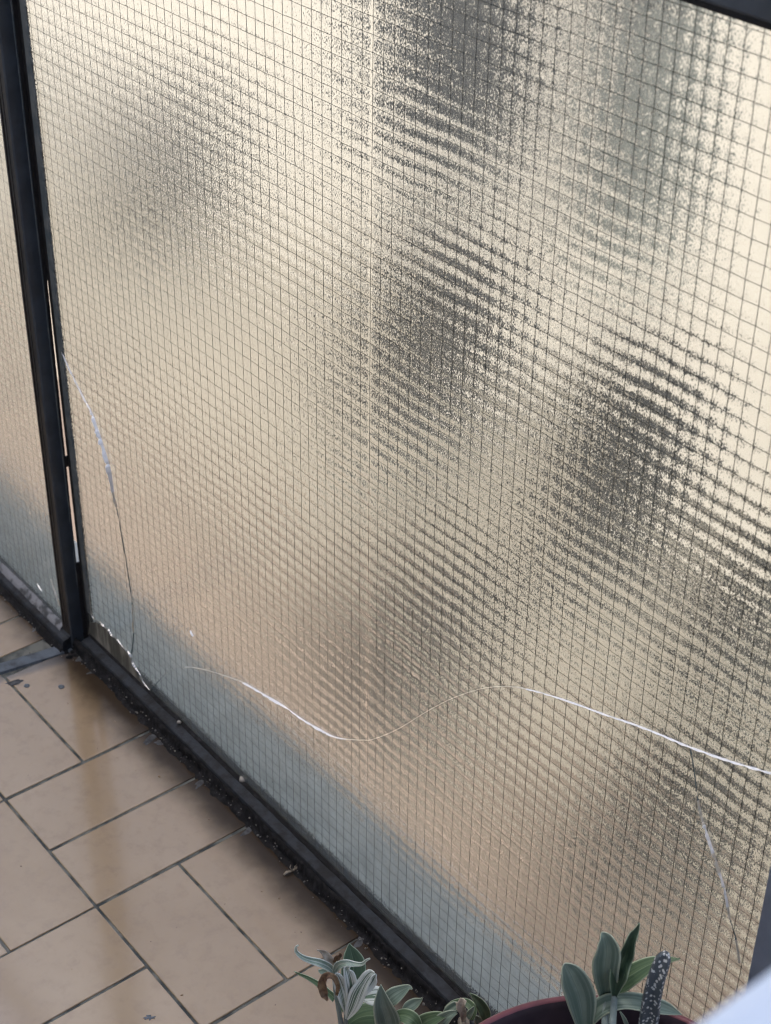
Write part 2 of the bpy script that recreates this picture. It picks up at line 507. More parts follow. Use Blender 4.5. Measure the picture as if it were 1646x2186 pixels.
def ribbon(bm, pts, wid, thick=0.0006, mi=0, y=-0.0034):
    """sliver of broken glass standing proud of the face of the sheet, its upper side tilted up to catch sky light: pts are (x, z)"""
    n = len(pts)
    rows = []
    for i, (x, z) in enumerate(pts):
        a, b = pts[max(i - 1, 0)], pts[min(i + 1, n - 1)]
        t = Vector((b[0] - a[0], 0, b[1] - a[1])).normalized()
        q = Vector((-t.z, 0, t.x)) * wid[i] / 2
        if q.z < 0: q = -q
        c = Vector((x, y, z))
        rows.append([bm.verts.new(c + q), bm.verts.new(c + Vector((0, -wid[i] * 1.6, 0))), bm.verts.new(c - q * 0.6)])
    for i in range(n - 1):
        for k in range(2):
            bm.faces.new((rows[i][k], rows[i][k + 1], rows[i + 1][k + 1], rows[i + 1][k])).material_index = mi
        bm.faces.new((rows[i][2], rows[i][0], rows[i + 1][0], rows[i + 1][2])).material_index = mi
    bmesh.ops.recalc_face_normals(bm, faces=bm.faces)

def catmull(pts, n=6):
    out = []
    P = [pts[0]] + list(pts) + [pts[-1]]
    for i in range(1, len(P) - 2):
        for k in range(n):
            t = k / n
            out.append(tuple(0.5 * ((2 * b) + (-a + c) * t + (2 * a - 5 * b + 4 * c - d) * t * t + (-a + 3 * b - 3 * c + d) * t ** 3)
                             for a, b, c, d in zip(P[i - 1], P[i], P[i + 1], P[i + 2])))
    out.append(tuple(pts[-1]))
    return out

def crack(name, px, mats, seed, jit=0.25):
    """px: (x, y, width in photo pixels, material index)"""
    rnd = random.Random(seed)
    bm = bmesh.new()
    c = catmull([p[:3] for p in px], 8)
    mi = []
    for p in px[:-1]: mi += [p[3]] * 8
    mi.append(px[-1][3])
    pts, wid = [], []
    for x, y, w_ in c:
        q = at_y(x, y, -0.0034)
        pts.append((q.x + rnd.uniform(-1, 1) * 0.00012, q.z + rnd.uniform(-1, 1) * 0.00012))
        d = (q - CAM).length
        # nick where a wire crosses
        u = ((q.x - WX0) / PX_) % 1.0
        nick = 0.55 if (u < 0.07 or u > 0.93) else 1.0
        a_, b_ = c[max(len(wid) - 1, 0)], c[min(len(wid) + 1, len(c) - 1)]
        steep = min(1.0, abs(b_[1] - a_[1]) / (math.hypot(b_[0] - a_[0], b_[1] - a_[1]) + 1e-6))
        wid.append(max(0.00028, w_ * (0.44 + 0.5 * max(0.0, steep - 0.75) * 4 * (0 if seed == 7 or mi[len(wid)] > 1 else 1)) * d / F_PX * (1 + rnd.uniform(-jit, jit)) * nick))
    s0 = 0
    for i in range(1, len(pts)):
        if mi[i] != mi[s0] or i == len(pts) - 1:
            ribbon(bm, pts[s0:i + 1], wid[s0:i + 1], 0.0007, mi[s0])
            s0 = i
    o = obj(name, bm, mats, pn)
    return o
CRE = mat_crack('fracture_edge', (0.36, 0.35, 0.29), 0.2)
CM = [CRW, CRC, CRD, CRE]
crack('crack', [(130, 745, 1.6, 1), (150, 790, 2.5, 1), (180, 850, 3, 1), (197, 882, 4, 0), (212, 925, 6, 0), (225, 965, 6, 0), (236, 1005, 6.5, 0), (243, 1050, 3.5, 1), (250, 1085, 3, 2), (262, 1150, 3.2, 2), (272, 1210, 2.8, 2), (283, 1290, 3, 1), (286, 1350, 3, 2), (282, 1395, 4, 2)], CM, 3)
crack('crack', [(322, 1474, 3, 2), (345, 1447, 2.5, 3), (362, 1432, 2.5, 3), (395, 1424, 2.4, 1), (440, 1430, 3.2, 1), (500, 1449, 4.0, 1), (520, 1457, 5.5, 0), (560, 1480, 7, 0), (600, 1503, 8, 0), (619, 1516, 3.0, 0), (650, 1538, 7, 0), (694, 1563, 7, 0), (715, 1573, 5, 0), (740, 1578, 3.5, 1), (780, 1580, 2, 1), (800, 1577, 1.6, 1), (850, 1556, 1.5, 1), (920, 1514, 1.5, 1), (980, 1485, 1.5, 1), (1040, 1468, 1.8, 1), (1095, 1466, 3, 1), (1125, 1471, 4.5, 0), (1200, 1492, 5, 0), (1300, 1528, 6.5, 0), (1360, 1548, 6.5, 0), (1420, 1572, 7, 0), (1475, 1595, 7.5, 0), (1560, 1625, 8, 0), (1646, 1650, 8, 0), (1720, 1668, 8, 0)], CM, 4)
crack('crack', [(1475, 1598, 4, 2), (1482, 1640, 4.5, 2), (1486, 1672, 4, 2), (1491, 1708, 3, 1), (1499, 1745, 3.5, 1), (1504, 1760, 5, 0), (1512, 1785, 5, 0), (1524, 1820, 5, 1), (1537, 1862, 5, 0), (1547, 1895, 4.5, 0), (1555, 1935, 4, 1), (1560, 1965, 2.5, 2), (1572, 2005, 3, 1), (1580, 2055, 4, 1)], CM, 5)
crack('crack', [(407, 1346, 2, 0), (410, 1352, 3, 0), (413, 1358, 2, 0)], CM, 6)
crack('crack', [(190, 1255, 1.5, 3), (193, 1285, 2.5, 3), (196, 1312, 2, 3), (205, 1324, 3, 3), (216, 1329, 4, 3), (225, 1339, 5, 3), (233, 1345, 3, 3), (240, 1356, 4.5, 3), (250, 1364, 3, 3), (262, 1379, 2.5, 3), (272, 1388, 3, 3), (279, 1398, 5, 3), (284, 1412, 7, 3), (290, 1424, 5, 3), (300, 1440, 3, 3), (306, 1455, 2.5, 3), (319, 1472, 2, 3)], CM, 7)

# broken corner: a dirty fragment, its shade painted dark, set slightly forward of the sheet
bm = bmesh.new()
poly = [(192, 1330), (205, 1328), (223, 1340), (238, 1358), (260, 1381), (276, 1400), (284, 1423), (298, 1447), (314, 1474), (290, 1462), (250, 1425), (215, 1398), (194, 1380), (188, 1355)]
fr, bk = [], []
for x, y in poly:
    p = at_y(x, y, -0.0045)
    fr.append(bm.verts.new(p)); bk.append(bm.verts.new(p + Vector((0, 0.0012, 0))))
bm.faces.new(fr); bm.faces.new(bk[::-1])
for i in range(len(poly)):
    j = (i + 1) % len(poly)
    bm.faces.new((fr[i], bk[i], bk[j], fr[j]))
bmesh.ops.recalc_face_normals(bm, faces=bm.faces)
o = obj('broken_corner', bm, FRAG, pan); o['label'] = 'dirty broken-off corner of the glass, its shade painted in'

def lumpy_strip(x0, x1, prof, amp, freq, seed, step=0.003, edge=0.0):
    """prof: list of (y, z) across; extruded along x with noise"""
    bm = bmesh.new()
    n = max(2, int((x1 - x0) / step))
    rows = []
    for i in range(n + 1):
        x = x0 + (x1 - x0) * i / n
        row = []
        for k, (y, z) in enumerate(prof):
            a = N3(x * freq, k * 1.7 + seed, seed * 3.1)
            b = N3(x * freq * 2.6, k * 2.3 + seed, seed * 5.7)
            c = N3(x * freq * 0.3, k * 0.4, seed * 2.7)
            row.append(bm.verts.new((x, y + amp * (0.6 * b + 0.9 * c), z + amp * (a + 0.5 * b))))
        rows.append(row)
    for i in range(n):
        for k in range(len(prof) - 1):
            bm.faces.new((rows[i][k], rows[i + 1][k], rows[i + 1][k + 1], rows[i][k + 1]))
    return bm

# bottom rail: a sloping lip under the glass, then a drop to the tiles
def extrude_prof(bm, x0, x1, prof, seg=40, wob=0.0, seed=0):
    rows = []
    for i in range(seg + 1):
        x = x0 + (x1 - x0) * i / seg
        rows.append([bm.verts.new((x, y + wob * N3(x * 9, seed, k * .5), z + wob * N3(x * 11, seed + 5, k * .5))) for k, (y, z) in enumerate(prof)])
    for i in range(seg):
        for k in range(len(prof)):
            bm.faces.new((rows[i][k], rows[i][(k + 1) % len(prof)], rows[i + 1][(k + 1) % len(prof)], rows[i + 1][k]))
    bm.faces.new(rows[0]); bm.faces.new(rows[-1][::-1])
    bmesh.ops.recalc_face_normals(bm, faces=bm.faces)

bm = bmesh.new()
extrude_prof(bm, -0.012, 1.0085, [(-0.0036, 0.0245), (-0.0036, 0.0225), (0.0036, 0.0225), (0.0036, 0.0245), (0.012, 0.0245), (0.012, -0.010), (-0.0165, -0.010), (-0.0165, 0.004), (-0.0178, 0.0195), (-0.0168, 0.0215), (-0.0150, 0.0222), (-0.0060, 0.0245)], 60, 0.0004, 2)
obj('bottom_rail', bm, RAILM, pan, smooth=False)
obj('glazing_seal', lumpy_strip(-0.014, 1.0085, [(-0.0070, 0.0238), (-0.0062, 0.0254), (-0.0046, 0.0266), (-0.0031, 0.0272)], 0.0007, 120, 2.0, 0.004), BLACK, pan)
obj('grime_bead', lumpy_strip(-0.030, 1.0085, [(-0.0150, 0.0175), (-0.0185, 0.0165), (-0.0198, 0.0125), (-0.0205, 0.0080), (-0.0212, 0.0045), (-0.0235, 0.0022), (-0.0262, 0.0004), (-0.0290, -0.0020)], 0.0036, 95, 4.0, 0.0016), BLACK, pan, smooth=True)
# top rail
bm = bmesh.new()
box(bm, -0.012, 1.0085, -0.016, 0.012, 1.0205, 1.060, 0, 0.002)
obj('top_rail', bm, PAINT, pan)
bm = bmesh.new()
box(bm, -0.012, 1.0085, -0.0068, -0.0032, 1.0135, 1.0202, 0, 0.0006)
obj('top_gasket', bm, RUBBER, pan)
# jamb between post and glass, and the smeared putty along the glass edge
bm = bmesh.new()
box(bm, -0.0285, -0.0165, -0.0008, 0.0085, 0.0, 1.019, 0, 0.0008)
box(bm, -0.0165, -0.0140, -0.0036, 0.0075, 0.0255, 1.013, 0, 0.0005)
obj('jamb', bm, RUBBER, pan)
bm = bmesh.new()
rows = []
n = 420
for i in range(n + 1):
    z = 0.060 + (1.012 - 0.060) * i / n
    e = -0.0030 + 0.0026 * N3(z * 130, 2.2) + 0.0016 * N3(z * 420, 7.7) + 0.0015 * N3(z * 9, 1.1) - 0.003 * (1 - min(1, (z) / 0.3))
    a, b = Vector((-0.0142, -0.0031, z)), Vector((e, -0.0031, z))
    rows.append([bm.verts.new(a), bm.verts.new(a + Vector((0.001, -0.0016, 0))), bm.verts.new(b + Vector((-0.0018, -0.0011, 0.0))), bm.verts.new(b)])
for i in range(n):
    for k in range(3):
        bm.faces.new((rows[i][k], rows[i][k + 1], rows[i + 1][k + 1], rows[i + 1][k]))
obj('putty_edge', bm, SEAL, pan)

# left panel, set 16 mm nearer, mostly hidden by the post
pan2 = empty('glass_panel', (-0.5, -0.016, 0.0), 'narrow visible slice of wired glass beyond the dark post, at the left edge', 'glass panel')
p2 = pane(-0.95, -0.0485, 0.020, 1.029, -0.0190, -0.0130, pan2)
obj('wire_mesh', wire_grid(-0.95, -0.0490, 0.020, 1.029, -0.016, WX0 + 0.004, WZ0 + 0.006, seed=4), WIRE, p2)
bm = bmesh.new()
extrude_prof(bm, -0.95, -0.030, [(-0.0200, 0.0225), (-0.0080, 0.0225), (-0.0080, -0.010), (-0.0345, -0.010), (-0.0345, 0.003), (-0.0338, 0.0150), (-0.0325, 0.0170), (-0.0260, 0.0185)], 40, 0.0004, 9)
obj('bottom_rail', bm, RAILM, pan2)
obj('putty_bead', lumpy_strip(-0.95, -0.050, [(-0.0265, 0.0180), (-0.0250, 0.0215), (-0.0222, 0.0240), (-0.0191, 0.0262)], 0.0012, 110, 6.0, 0.0025), PALESEAL, pan2, smooth=True)
obj('grime_bead', lumpy_strip(-0.95, -0.030, [(-0.0325, 0.0100), (-0.0348, 0.0085), (-0.0362, 0.0050), (-0.0385, 0.0015), (-0.0410, -0.0020)], 0.0018, 120, 8.0, 0.0025), BLACK, pan2, smooth=True)
bm = bmesh.new()
box(bm, -0.95, -0.0500, -0.034, 0.0, 1.0205, 1.060, 0, 0.002)
obj('top_rail', bm, PAINT, pan2)
def crack2(px, seed):
    rnd = random.Random(seed); bm = bmesh.new()
    c = catmull(px, 6); pts, wid = [], []
    for x, y, w_ in c:
        q = at_y(x, y, -0.0194); pts.append((q.x, q.z)); wid.append(max(0.0002, w_ * (q - CAM).length / F_PX * rnd.uniform(.7, 1.2)))
    ribbon(bm, pts, wid, 0.0006, 0, -0.0194)
    obj('crack', bm, [CRC], p2)
crack2([(109, 1236, 1.2), (115, 1254, 1.6), (122, 1272, 2.6), (128, 1290, 2.0), (132, 1303, 1.0)], 1)
crack2([(80, 1246, 0.8), (85, 1254, 1.4), (90, 1262, 0.8)], 2)

# ------------------------------------------------------------------ posts
POST_HAZE = mat_noisy('hazed_blue_grey_paint', (0.17, 0.20, 0.26), (0.14, 0.165, 0.21), 22, 0.5, 0.0002, 200)  # haze over the right post, put into a lighter paint colour
def post(name, x0, x1, y0, y1, label, mm=None):
    e = empty(name, ((x0 + x1) / 2, (y0 + y1) / 2, 0), label, 'post', 'upright posts of the balcony screen')
    bm = bmesh.new()
    seg = 60
    prof = [(x0, y0), (x1 - 0.0015, y0), (x1, y0 + 0.0015), (x1, y1 - 0.0006), (x1 - 0.0006, y1), (x0, y1)]
    rows = []
    for i in range(seg + 1):
        z = 1.075 * i / seg
        rows.append([bm.verts.new((a + 0.0003 * N3(z * 12, k * .3), b + 0.0003 * N3(z * 10, 4 + k * .3), z)) for k, (a, b) in enumerate(prof)])
    for i in range(seg):
        for k in range(len(prof)):
            f = bm.faces.new((rows[i][k], rows[i][(k + 1) % len(prof)], rows[i + 1][(k + 1) % len(prof)], rows[i + 1][k]))
            f.material_index = 1 if k == 0 else 0
    bm.faces.new(rows[0][::-1]); bm.faces.new(rows[-1])
    bmesh.ops.recalc_face_normals(bm, faces=bm.faces)
    obj('shaft', bm, mm or [PAINT, BROWNP], e)
    return e
pA = post('frame_post', -0.0490, -0.0282, -0.0225, -0.0036, 'dark blue-grey upright post at the corner where the two glass panels meet')
# ridges on the front face and the rubber between post and jamb (it has come away lower down)
bm = bmesh.new()
box(bm, -0.0450, -0.0437, -0.0237, -0.0222, 0.03, 1.07, 0, 0.0003)
box(bm, -0.0385, -0.0375, -0.0232, -0.0222, 0.03, 1.07, 0, 0.0003)
obj('face_ridge', bm, BROWNP, pA)
bm = bmesh.new()
def gx(z0, z1, ya, yb, amp, seed):
    n = max(3, int((z1 - z0) / 0.003)); rows = []
    for i in range(n + 1):
        z = z0 + (z1 - z0) * i / n
        d = amp * N3(z * 90, seed) + amp * .6 * N3(z * 260, seed + 3)
        rows.append([bm.verts.new((-0.0292, ya + d * .3, z)), bm.verts.new((-0.0272 + d, ya + d, z)), bm.verts.new((-0.0272 + d, yb + d, z)), bm.verts.new((-0.0292, yb + d * .3, z))])
    for i in range(n):
        for k in range(3): bm.faces.new((rows[i][k], rows[i][k + 1], rows[i + 1][k + 1], rows[i + 1][k]))
    bm.faces.new(rows[0]); bm.faces.new(rows[-1][::-1])
gx(0.500, 1.019, -0.0050, 0.0012, 0.0002, 1)
obj('gap_filler', bm, RUBBER, pA)
bm = bmesh.new()
gx(0.262, 0.276, -0.0052, 0.0016, 0.0005, 2)
obj('gap_filler', bm, RUBBER, pA)
bm = bmesh.new()
gx(0.0, 0.125, -0.0056, 0.0018, 0.0012, 3)
obj('gap_filler', bm, RUBBER, pA)
bm = bmesh.new()   # the rubber peels away gradually
rows = []
for i in range(121):
    z = 0.19 + 0.315 * i / 120
    wd = 0.0030 * (i / 120) ** 0.8 + 0.0003 * N3(z * 160, 4.4) + 0.0002
    rows.append([bm.verts.new((x, y, z)) for x, y in ((-0.0290, -0.0050), (-0.0275, -0.0050), (-0.0275, -0.0046 + wd), (-0.0290, -0.0046 + wd))])
for a, b in zip(rows, rows[1:]):
    for k in range(4): bm.faces.new((a[k], a[(k + 1) % 4], b[(k + 1) % 4], b[k]))
bm.faces.new(rows[0]); bm.faces.new(rows[-1][::-1])
obj('peeling_rubber', bm, RUBBER, pA)
bm = bmesh.new()
rows = []
for i in range(230):
    z = 0.085 + 0.93 * i / 229
    if i % 3 == 0: amp = 0.0010
    d = 0.0012 * abs(N3(z * 170, 3.3)) + 0.0004
    keep = 1 if N3(z * 5, 8.8) > -0.15 else 0.1
    y = -0.0062 + 0.0004 * N3(z * 50, 9)
    rows.append([bm.verts.new((-0.0283, y - 0.001, z)), bm.verts.new((-0.0283 + d * keep, y, z)), bm.verts.new((-0.0283, y + 0.001, z))])
for i in range(229):
    for k in range(2): bm.faces.new((rows[i][k], rows[i][k + 1], rows[i + 1][k + 1], rows[i + 1][k]))
obj('sealant_smear', bm, SEAL, pA)
bm = bmesh.new()   # grime heaped round the foot
for i in range(90):
    a = random.uniform(0, 2 * math.pi)
    rr = random.uniform(0.003, 0.014)
    c = Vector((-0.033 + random.uniform(-0.016, 0.018), -0.022 + random.uniform(-0.014, 0.020), random.uniform(-0.002, 0.003)))
    q = bmesh.ops.create_icosphere(bm, subdivisions=1, radius=random.uniform(0.0015, 0.0045), matrix=Matrix.Translation(c))
    for v in q['verts']:
        v.co += Vector((N3(v.co.x * 400, v.co.y * 400), N3(v.co.y * 400, v.co.z * 400), 0)) * 0.0012
        v.co.z = (v.co.z) * 0.7
obj('foot_grime', bm, BLACK, pA, smooth=True)

post('frame_post', 1.0105, 1.0400, -0.0225, 0.0080, 'blue-grey post, paled by painted haze, at the right end of the large glass panel, half out of frame', [POST_HAZE, POST_HAZE])

# metal strip set across the floor
bm = bmesh.new()
pts = [(-0.0235, -0.030), (-0.0465, -0.020), (-0.120, -0.52), (-0.098, -0.53)]
n = 60
rows = []
for i in range(n + 1):
    t = i / n
    y = -0.022 - 0.75 * t
    xr, xl = -0.0255 + 0.17 * (y + 0.03), -0.0455 + 0.17 * (y + 0.03)
    wv = 0.0006 * N3(y * 60, 3)
    rows.append([bm.verts.new((xl + wv, y, -0.003)), bm.verts.new((xl + 0.0015 + wv, y, 0.0020)), bm.verts.new(((xl + xr) / 2, y, 0.0026)), bm.verts.new((xr - 0.0015 + wv, y, 0.0020)), bm.verts.new((xr + wv, y, -0.003))])
for i in range(n):
    for k in range(4): bm.faces.new((rows[i][k], rows[i + 1][k], rows[i + 1][k + 1], rows[i][k + 1]))
bm.faces.new(rows[0]); bm.faces.new(rows[-1][::-1])
bmesh.ops.recalc_face_normals(bm, faces=bm.faces)
o = obj('floor_strip', bm, ALU)
tag(o, 'worn blue-grey metal strip crossing the floor tiles from the foot of the corner post', 'metal strip')

# grit lying along the rails (nobody could count it)
bm = bmesh.new()
for i in range(430):
    if i < 300:
        x = random.uniform(-0.03, 0.97); y = random.gauss(-0.0225, 0.0035); z = max(0.0, (-0.0185 - y) * -0.5) + 0.002
        if y > -0.0175: y = -0.0195; z = 0.010
        z = 0.004 if y < -0.022 else 0.0085
        if y < -0.0265: z = 0.0006
    elif i < 370:
        x = random.uniform(-0.30, -0.05); y = random.gauss(-0.0385, 0.003); z = 0.002
    else:
        t = random.random(); y = -0.03 - 0.25 * t; x = (-0.0475 if i % 3 else -0.0235) + 0.17 * (y + 0.03) + random.gauss(0, 0.0015); z = 0.001
    r_ = abs(random.gauss(0, 0.0005)) + 0.0003
    mt = Matrix.Translation((x, y, z)) @ Matrix.Rotation(random.random() * 6, 4, 'Z') @ Matrix.Diagonal((random.uniform(.7, 1.6), random.uniform(.6, 1.2), random.uniform(.5, .9), 1))
    bmesh.ops.create_icosphere(bm, subdivisions=1, radius=r_, matrix=mt)
o = obj('grit', bm, GRIT)
tag(o, 'small pale grit caught in the black grime along the rails', 'grit', kind='stuff')
bm = bmesh.new()
for px, py, r_ in [(175, 1486, 1.3), (245, 1540, 1.5), (247, 1556, 1.1), (208, 1598, 1), (250, 1617, 1.1), (340, 1657, 2), (45, 1849, 1.5), (217, 1637, 1), (446, 1748, 1.8), (405, 1730, .9), (596, 1917, 2.0), (559, 1903, 1.5), (643, 1990, 1.3), (631, 1958, 1), (388, 2124, 2), (322, 2010, 1), (153, 2069, 1.2), (377, 1980, .9), (588, 2145, 1), (821, 2065, 1.4), (145, 1501, 1.8), (630, 1990, .8), (60, 1655, .8), (290, 1645, 1), (480, 1930, .9)]:
    p = at_z(px, py, 0.0006)
    mt = Matrix.Translation(p) @ Matrix.Rotation(random.random() * 6, 4, 'Z') @ Matrix.Diagonal((1.6, 0.8, 0.5, 1))
    bmesh.ops.create_icosphere(bm, subdivisions=1, radius=r_ * 0.00055, matrix=mt)
o = obj('crumbs', bm, DRY)
tag(o, 'scattered brown crumbs on the floor tiles', 'crumbs', kind='stuff')

def blob(name, px, py, rx, ry, z, mat, label, cat, h=0.0012, group=None, seed=0, ang=0.0, sharp=0.12):
    p = at_z(px, py, z)
    bm = bmesh.new()
    n = 22
    rings = []
    for k, (s_, hh) in enumerate(((1.0, 0.0), (0.88, 0.55), (0.55, 0.9))):
        rings.append([])
        for i in range(n):
            a = 2 * math.pi * i / n
            q = 1 + sharp * 2 * N3(math.cos(a) * 2 + seed * 7, math.sin(a) * 2, seed)
            x, y = rx * s_ * q * math.cos(a), ry * s_ * q * math.sin(a)
            rings[-1].append(bm.verts.new((x * math.cos(ang) - y * math.sin(ang), x * math.sin(ang) + y * math.cos(ang), hh * h)))
    top = bm.verts.new((0, 0, h))
    for r0, r1 in zip(rings, rings[1:]):
        for i in range(n): bm.faces.new((r0[i], r0[(i + 1) % n], r1[(i + 1) % n], r1[i]))
    for i in range(n): bm.faces.new((rings[-1][i], rings[-1][(i + 1) % n], top))
    bm.faces.new(rings[0][::-1])
    o = obj(name, bm, mat, smooth=True)
    o.location = p
    tag(o, label, cat, group)
    return o
blob('cement_drip', 57, 1464, 0.0036, 0.0034, 0.0002, CEMENT, 'paler of two round cement drips, on the tile beside the metal strip', 'cement drip', group='cement drips on the tile', seed=1)
blob('cement_drip', 131, 1466, 0.0044, 0.0036, 0.0002, CEMENT, 'darker round cement drip on the tile, nearer the foot of the post', 'cement drip', group='cement drips on the tile', seed=2)
blob('paint_chip', 318, 2172, 0.0050, 0.0030, 0.0002, CEMENT, 'angular blue-grey paint chip lying on a tile near the lower edge', 'paint chip', h=0.0007, seed=5, ang=0.9, sharp=0.5)
blob('pebble', 518, 1664, 0.0050, 0.0034, 0.0265, STONE, 'pale flat pebble resting on the rail against the foot of the glass', 'pebble', h=0.004, seed=3, ang=-0.6, sharp=0.25)
blob('pebble', 382, 1543, 0.0027, 0.0022, 0.0262, STONE, 'small whitish pebble wedged between rail and glass near the crack', 'pebble', h=0.003, seed=8, ang=0.3, sharp=0.3)
blob('pebble', 885, 2097, 0.0032, 0.0024, 0.003, STONE, 'whitish pebble in the black grime behind the variegated plant', 'pebble', h=0.003, seed=9, ang=0.3, sharp=0.25)

bm = bmesh.new()
for px, py, rx, ry, an in [(322, 1577, 0.013, 0.0045, 0.35), (345, 1585, 0.008, 0.004, -0.7), (431, 1668, 0.013, 0.004, 0.35), (530, 1772, 0.010, 0.0035, 0.3), (30, 1457, 0.010, 0.0045, -0.3), (80, 1340, 0.008, 0.004, 0.4), (768, 2010, 0.010, 0.004, 0.4), (175, 1405, 0.009, 0.005, 0.2), (205, 1432, 0.010, 0.003, -0.1)]:
    p = at_z(px, py, 0.0002)
    n = 20; top = bm.verts.new(p + Vector((0, 0, 0.0010))); ring = []
    for i in range(n):
        a = 2 * math.pi * i / n
        q = 1 + 0.5 * N3(math.cos(a) * 1.5 + px, math.sin(a) * 1.5, py)
        x, y = rx * q * math.cos(a), ry * q * math.sin(a)
        # the long axis lies along the joint, which runs square to the rail
        ring.append(bm.verts.new(p + Vector((x * math.sin(an) - y * math.cos(an), -x * math.cos(an) - y * math.sin(an), 0))))
    for i in range(n): bm.faces.new((ring[i], ring[(i + 1) % n], top))
bmesh.ops.recalc_face_normals(bm, faces=bm.faces)
MORT = mat_noisy('grey_mortar', (0.10, 0.105, 0.11), (0.045, 0.047, 0.05), 130, 0.9, 0.0008, 400)
o = obj('mortar_smears', bm, MORT, smooth=True)
tag(o, 'grey mortar smeared over the tiles where their joints reach the rail', 'mortar', kind='stuff')

# curled dry leaf against the rail
bm = bmesh.new()
pts = [at_z(x, y, z) for x, y, z in ((606, 1868, 0.001), (612, 1862, 0.004), (622, 1860, 0.003), (630, 1856, 0.002), (636, 1850, 0.006), (637, 1843, 0.010))]
tube(bm, pts, [0.0010, 0.0016, 0.0009, 0.0016, 0.0010, 0.0004], 5)
pts = [at_z(x, y, z) for x, y, z in ((624, 1860, 0.003), (619, 1852, 0.008), (621, 1846, 0.011))]
tube(bm, pts, [0.0008, 0.0005, 0.0002], 5)
pts = [at_z(x, y, z) for x, y, z in ((630, 1857, 0.003), (629, 1850, 0.007), (633, 1846, 0.010))]
tube(bm, pts, [0.0007, 0.0005, 0.0002], 5)
o = obj('dry_twig', bm, STRAW)
tag(o, 'curled straw-coloured dry twig on the tile touching the black rail', 'twig')

# ------------------------------------------------------------------ plants
def mat_leaf(name, base, dark, edge, streak=None, ecol=0.90, gloss=0.45):
    g = NG(name)
    at = g.n('ShaderNodeAttribute', attribute_name='across')
    sp = g.n('ShaderNodeSeparateXYZ'); g.l(at.outputs['Vector'], sp.inputs[0])
    u, v = sp.outputs[0], sp.outputs[1]           # u across -1..1, v along 0..1
    ge = g.n('ShaderNodeNewGeometry')
    mp = g.n('ShaderNodeMapping'); mp.inputs['Scale'].default_value = (9.0, 1.3, 1.0)
    cb = g.n('ShaderNodeCombineXYZ'); g.l(u, cb.inputs[0]); g.l(v, cb.inputs[1])
    oi = g.n('ShaderNodeObjectInfo'); g.l(oi.outputs['Random'], cb.inputs[2])
    g.l(cb.outputs[0], mp.inputs[0])
    n1 = g.noise(mp.outputs[0], 0.55 if not streak else 0.45, 3, 0.6)
    n2 = g.noise(ge.outputs['Position'], 60, 3)
    c = g.mix(g.mapr(n1.outputs[0], 0.38, 0.62, 0, 1), base, dark)
    c = g.mix(g.math('MULTIPLY', g.mapr(n2.outputs[0], 0.4, 0.7, 0, 1), 0.35), c, dark)
    au = g.math('ABSOLUTE', u)
    if streak:
        n3 = g.noise(mp.outputs[0], 0.8, 2, 0.5)
        s_ = g.mapr(g.math('ADD', n3.outputs[0], g.math('MULTIPLY', au, 0.16)), 0.53, 0.56, 0, 1)
        c = g.mix(s_, c, streak)
    else:
        mid = g.mapr(au, 0.0, 0.05, 0.35, 0)
        c = g.mix(mid, c, edge)
    c = g.mix(g.mapr(au, ecol, ecol + 0.05, 0, 1), c, edge)
    b = g.bsdf(c, gloss, 0.4, 0, g.bump(n1.outputs[0], 0.6, 0.0006))
    return g.m
LEAF = mat_leaf('blue_green_leaf', (0.245, 0.315, 0.255), (0.130, 0.190, 0.150), (0.42, 0.48, 0.36), ecol=0.86)
LEAFD = mat_leaf('dark_green_leaf', (0.080, 0.130, 0.080), (0.048, 0.088, 0.058), (0.24, 0.31, 0.22), ecol=0.90)
LEAFG = mat_leaf('mid_green_leaf', (0.120, 0.185, 0.095), (0.075, 0.130, 0.068), (0.36, 0.44, 0.29), ecol=0.88)
VARI = mat_leaf('variegated_leaf', (0.150, 0.230, 0.165), (0.08, 0.15, 0.10), (0.72, 0.78, 0.74), streak=(0.70, 0.76, 0.72), ecol=0.66)
CREAM = mat_leaf('cream_curled_leaf', (0.55, 0.60, 0.52), (0.42, 0.48, 0.40), (0.66, 0.70, 0.62), streak=(0.20, 0.28, 0.22), ecol=0.85)

def leaf(pts, mat, parent, name='leaf', fold=0.25, curl=0.0, twist=0.0, label=None, wave=0.0, seed=0, nu=8, thick=0.0006, tip=True):
    """pts: (px, py, height above floor, width in photo pixels) along the midrib from base to tip"""
    c = catmull(pts, 7)
    n = len(c)
    P = [at_z(x, y, z) for x, y, z, w_ in c]
    bm = bmesh.new()
    uvl = bm.verts.layers.float_vector.new('across')
    rows = []
    for i in range(n):
        t = (P[min(i + 1, n - 1)] - P[max(i - 1, 0)]).normalized()
        view = (P[i] - CAM).normalized()
        side = t.cross(view).normalized()
        side = (Matrix.Rotation(twist * (i / n), 3, t) @ side)
        back = side.cross(t).normalized()
        if back.dot(view) < 0: back = -back
        hw = max(0.0, c[i][3]) * (P[i] - CAM).length / F_PX / 2
        row = []
        for k in range(nu + 1):
            u = -1 + 2 * k / nu
            lift = fold * hw * (abs(u) ** 1.3) + curl * hw * u * u
            wv = wave * hw * math.sin(i * 0.7 + (2 if u > 0 else 0) + seed) * abs(u) ** 2
            vv = bm.verts.new(P[i] + side * (u * hw) - back * (lift + wv))
            vv[uvl] = (u, i / (n - 1), 0)
            row.append(vv)
        rows.append(row)
    for i in range(n - 1):
        for k in range(nu):
            try: bm.faces.new((rows[i][k], rows[i][k + 1], rows[i + 1][k + 1], rows[i + 1][k]))
            except ValueError: pass
    o = obj(name, bm, mat, parent, smooth=True)
    so_ = o.modifiers.new('thickness', 'SOLIDIFY'); so_.thickness = thick; so_.offset = 0
    if label: o['label'] = label
    return o

